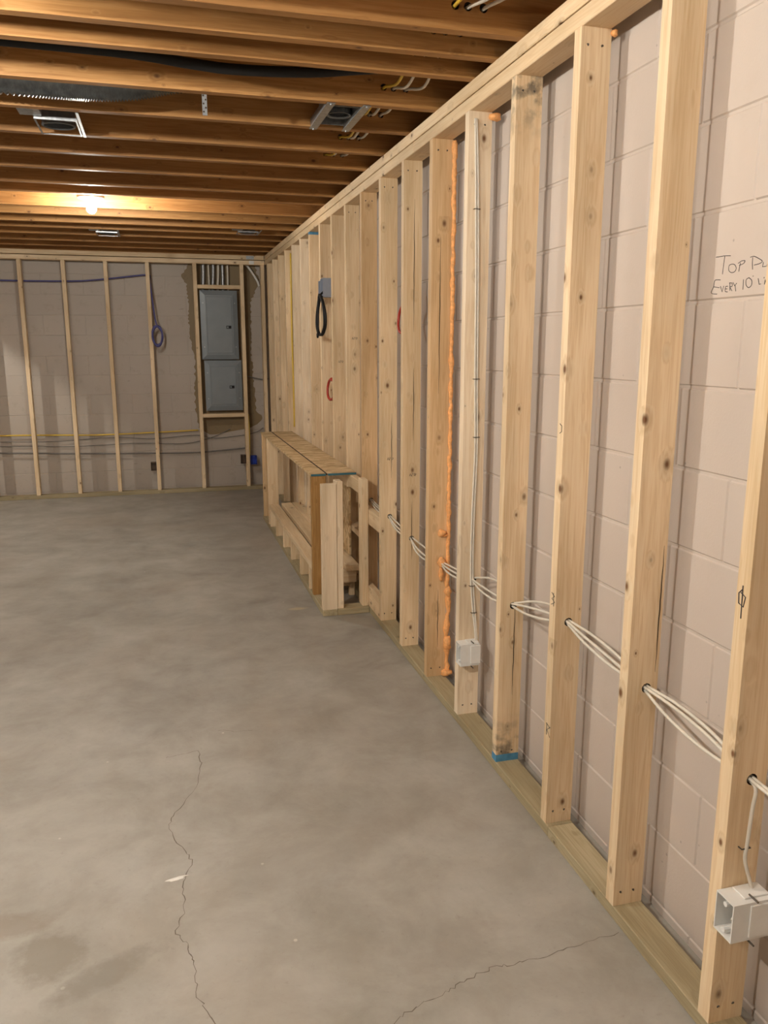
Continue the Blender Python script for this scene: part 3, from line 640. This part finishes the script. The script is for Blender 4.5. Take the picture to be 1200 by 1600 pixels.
# ------------------------------------------------------------------ things in the ceiling
def light_fixture(key, c, label):
    t = thing('light_fixture', (c[0], c[1], c[2]+.06), label, 'lamp', 'bare bulb ceiling lamps')
    bm = bmesh.new(); add_lathe(bm, [(0, .085), (.085, .085), (.088, .075), (.080, .062), (.045, .055), (.030, .045), (.026, .032), (0, .032)], 24)
    obj('lampholder', bm, MAT['porcelain'], t, c, True)
    bm = bmesh.new(); add_lathe(bm, [(0, .045), (.014, .043), (.016, .026), (.026, .014), (.031, 0), (.028, -.014), (.016, -.027), (0, -.032)], 14)
    obj('bulb', bm, BM[key], t, c, True)
    bm = bmesh.new(); add_lathe(bm, [(0, .125), (.052, .125), (.052, .086), (0, .086)], 8); obj('octagon_box', bm, MAT['galv'], t, c)
    ys_ = sorted(JY); lo = max(v for v in ys_ if v < c[1]); hi = min(v for v in ys_ if v > c[1])-B_
    boxobj('hanger_bar', MAT['galv'], t, c[0]-.014, c[0]+.014, lo+.001, hi-.001, c[2]+.125, c[2]+.129, .0005)
for (k, c), lab in zip(BULBS, ['glowing bare bulb in a porcelain holder between the far joists', 'bare bulb out of frame at upper left near the first joists', 'bare bulb above the camera position', 'bare bulb above and left of the camera position', 'bare bulb beyond the beam near the far left corner', 'added unseen bare bulb beyond the beam at the near left']):
    light_fixture(k, c, lab)
def plate_housing(x, ya, yb, label):
    t = thing('recessed_light_housing', (x, (ya+yb)/2, ZJ), label, 'light housing', 'recessed light housings between the joists')
    y0, y1, w_ = ya+.13, yb+.01, .085
    bm = bmesh.new(); z0, z1 = -.004, -.001
    add_box(bm, -w_, w_, y0, y0+.008, z0, z1+.010); add_box(bm, -w_, w_, y1-.006, y1, z0, z1); add_box(bm, -w_, -w_+.007, y0+.008, y1-.006, z0, z1); add_box(bm, w_-.007, w_, y0+.008, y1-.006, z0, z1)
    obj('mounting_plate', bm, MAT['galv'], t, (x, 0, ZJ))
    bm = bmesh.new(); add_lathe(bm, [(.060, .12), (.060, .004), (.066, .0), (.070, .004), (.066, .12)], 24); bmesh.ops.scale(bm, vec=(1, .85, 1), verts=bm.verts[:])
    obj('can', bm, MAT['dark_steel'], t, (x, (y0+y1)/2, ZJ))
    bm = bmesh.new(); add_box(bm, -.06, .06, -.05, .05, .121, .124); obj('can_top', bm, MAT['dark_steel'], t, (x, (y0+y1)/2, ZJ))
    boxobj('junction_box', MAT['galv'], t, x-.135, x-.05, ya+.02, ya+.115, ZJ+.004, ZJ+.07, .002)
    boxobj('hanger_bar', MAT['galv'], t, x+.088, x+.100, ya+.002, yb+.03, ZJ-.003, ZJ-.001, .0005)
def housing(x, ya, yb, label):
    t = thing('recessed_light_housing', (x, (ya+yb)/2, ZJ), label, 'light housing', 'recessed light housings between the joists')
    for s in (-1, 1):
        bm = bmesh.new(); hx = x+s*.072; add_box(bm, -.016, .016, ya-.03, yb+.03, -.0035, -.001); add_box(bm, -.016, -.0135, ya+.002, yb-.002, -.001, .03)
        b = obj('hanger_bar', bm, MAT['galv'], t, (hx, 0, ZJ))
        for yy in (ya-.018, yb+.018):
            bm = bmesh.new(); add_tube(bm, [(0, 0, -.001), (0, 0, -.0055)], .005, 8); obj('nail', bm, MAT['galv'], b, (hx, yy, ZJ-.0025))
    ym = (ya+yb)/2; bm = bmesh.new(); w_, d_ = .055, (yb-ya)/2-.03
    k = .003
    add_box(bm, -w_, -w_+k, -d_, d_, .004, .13); add_box(bm, w_-k, w_, -d_, d_, .004, .13); add_box(bm, -w_+k, w_-k, -d_, -d_+k, .004, .13); add_box(bm, -w_+k, w_-k, d_-k, d_, .004, .13); add_box(bm, -w_+k, w_-k, -d_+k, d_-k, .127, .13)
    obj('can', bm, MAT['galv'], t, (x, ym, ZJ))
    bm = bmesh.new(); add_lathe(bm, [(.042, .012), (.046, .006), (.050, .006), (.050, .02), (.042, .12)], 20); obj('trim_ring', bm, MAT['dark_steel'], t, (x, ym, ZJ))
    boxobj('junction_box', MAT['galv'], t, x+w_+.004, x+w_+.05, ym-.05, ym+.05, ZJ+.035, ZJ+.11, .002)
housing(.77, 3.32, 3.657, 'galvanised light housing with two pale bars near the stud wall'); plate_housing(-.36, 3.695, 4.072, 'galvanised light housing at upper left before the lit bulb')
plate_housing(-.36, 7.20, 7.558, 'galvanised light housing just beyond the lit bulb'); plate_housing(.77, 6.876, 7.162, 'galvanised light housing beyond the bulb near the right stud wall')
tag(tube('flexible_hose', [(-3.0, 3.10, 2.55), (-1.2, 3.10, 2.535), (-.444, 3.1, 2.532), (-.05, 3.1, 2.528), (.166, 3.1, 2.512), (.319, 3.1, 2.506), (.57, 3.1, 2.518), (.78, 3.1, 2.545), (.95, 3.1, 2.562), (1.35, 3.1, 2.56)], .018, MAT['black'], sm=8, sides=12), 'black flexible hose sagging between two joists', 'hose')
P = smooth_path([(-3.0, 3.5, 2.57), (-1.0, 3.5, 2.565), (-.517, 3.5, 2.555), (-.316, 3.5, 2.552), (-.202, 3.5, 2.553), (-.05, 3.5, 2.565), (.10, 3.5, 2.60), (.30, 3.5, 2.64)], 28)
bm = bmesh.new(); add_tube(bm, P, lambda i: .078+.004*math.cos(i*math.pi), 16); tag(obj('flexible_duct', bm, MAT['foil'], smooth=True), 'dark foil flexible duct with a bright glint between joists', 'duct')
t = thing('hanger_strap', (.218, 3.325, 2.405), 'galvanised perforated metal strap hanging below a joist', 'strap')
bm = bmesh.new(); add_box(bm, -.009, .009, 0, .0015, 0, .12, .0003); obj('strip', bm, MAT['galv'], t, (.218, 3.3205, 2.405))
for k in range(5):
    bm = bmesh.new(); add_tube(bm, [(0, 0, 0), (0, -.0006, 0)], .0035, 8); obj('perforation', bm, MAT['hole'], t, (.218+(.004 if k % 2 else -.004), 3.3203, 2.418+.014*k))
for n, x in enumerate(CX):
    P = []; ys_ = [y for y in sorted(JY) if 1.2 < y < 4.6]
    for a, b in zip(ys_, ys_[1:]):
        P += [(x, a-B_/2, 2.545), (x+random.uniform(-.02, .02), (a+b-B_)/2, 2.545-(.03 if b-a > .3 else .008)+random.uniform(-.012, .008))]
    P.append((x, ys_[-1]-B_/2, 2.545)); P.append((x, ys_[-1]+.2, 2.56))
    tag(tube('electrical_cable', P, .0055, MAT['cable_y'] if n < 1 else MAT['cable_w'], sm=5), ['yellow cable threaded through the ceiling joists near the stud wall', 'white cable beside the yellow one threaded through the joists', 'white cable through the joists closest to the stud wall'][n], 'cable', 'cables through the joists')
t = thing('metal_plate', (.975, YF-.012, 2.395), 'bright galvanised tie plate on the far top plate corner', 'plate')
boxobj('plate', MAT['galv'], t, .935, 1.015, YF-.0085, YF-.0065, PT+.006, ZJ-.004, .0004); boxobj('tab', MAT['white_pl'], t, .965, 1.015, YF-.0035, YF-.0005, HT+.004, PT-.006, .0004)
bm = bmesh.new(); bmesh.ops.create_icosphere(bm, subdivisions=2, radius=1)
for v in bm.verts: v.co = Vector((v.co.x*.030*(1+.3*math.sin(v.co.y*4)), v.co.y*.008+v.co.x*.006, max(0, v.co.z)*.003))
tag(obj('plaster_chip', bm, MAT['chip'], None, (-.031, 2.204, 0)), 'small white plaster chip lying beside the floor crack', 'debris')
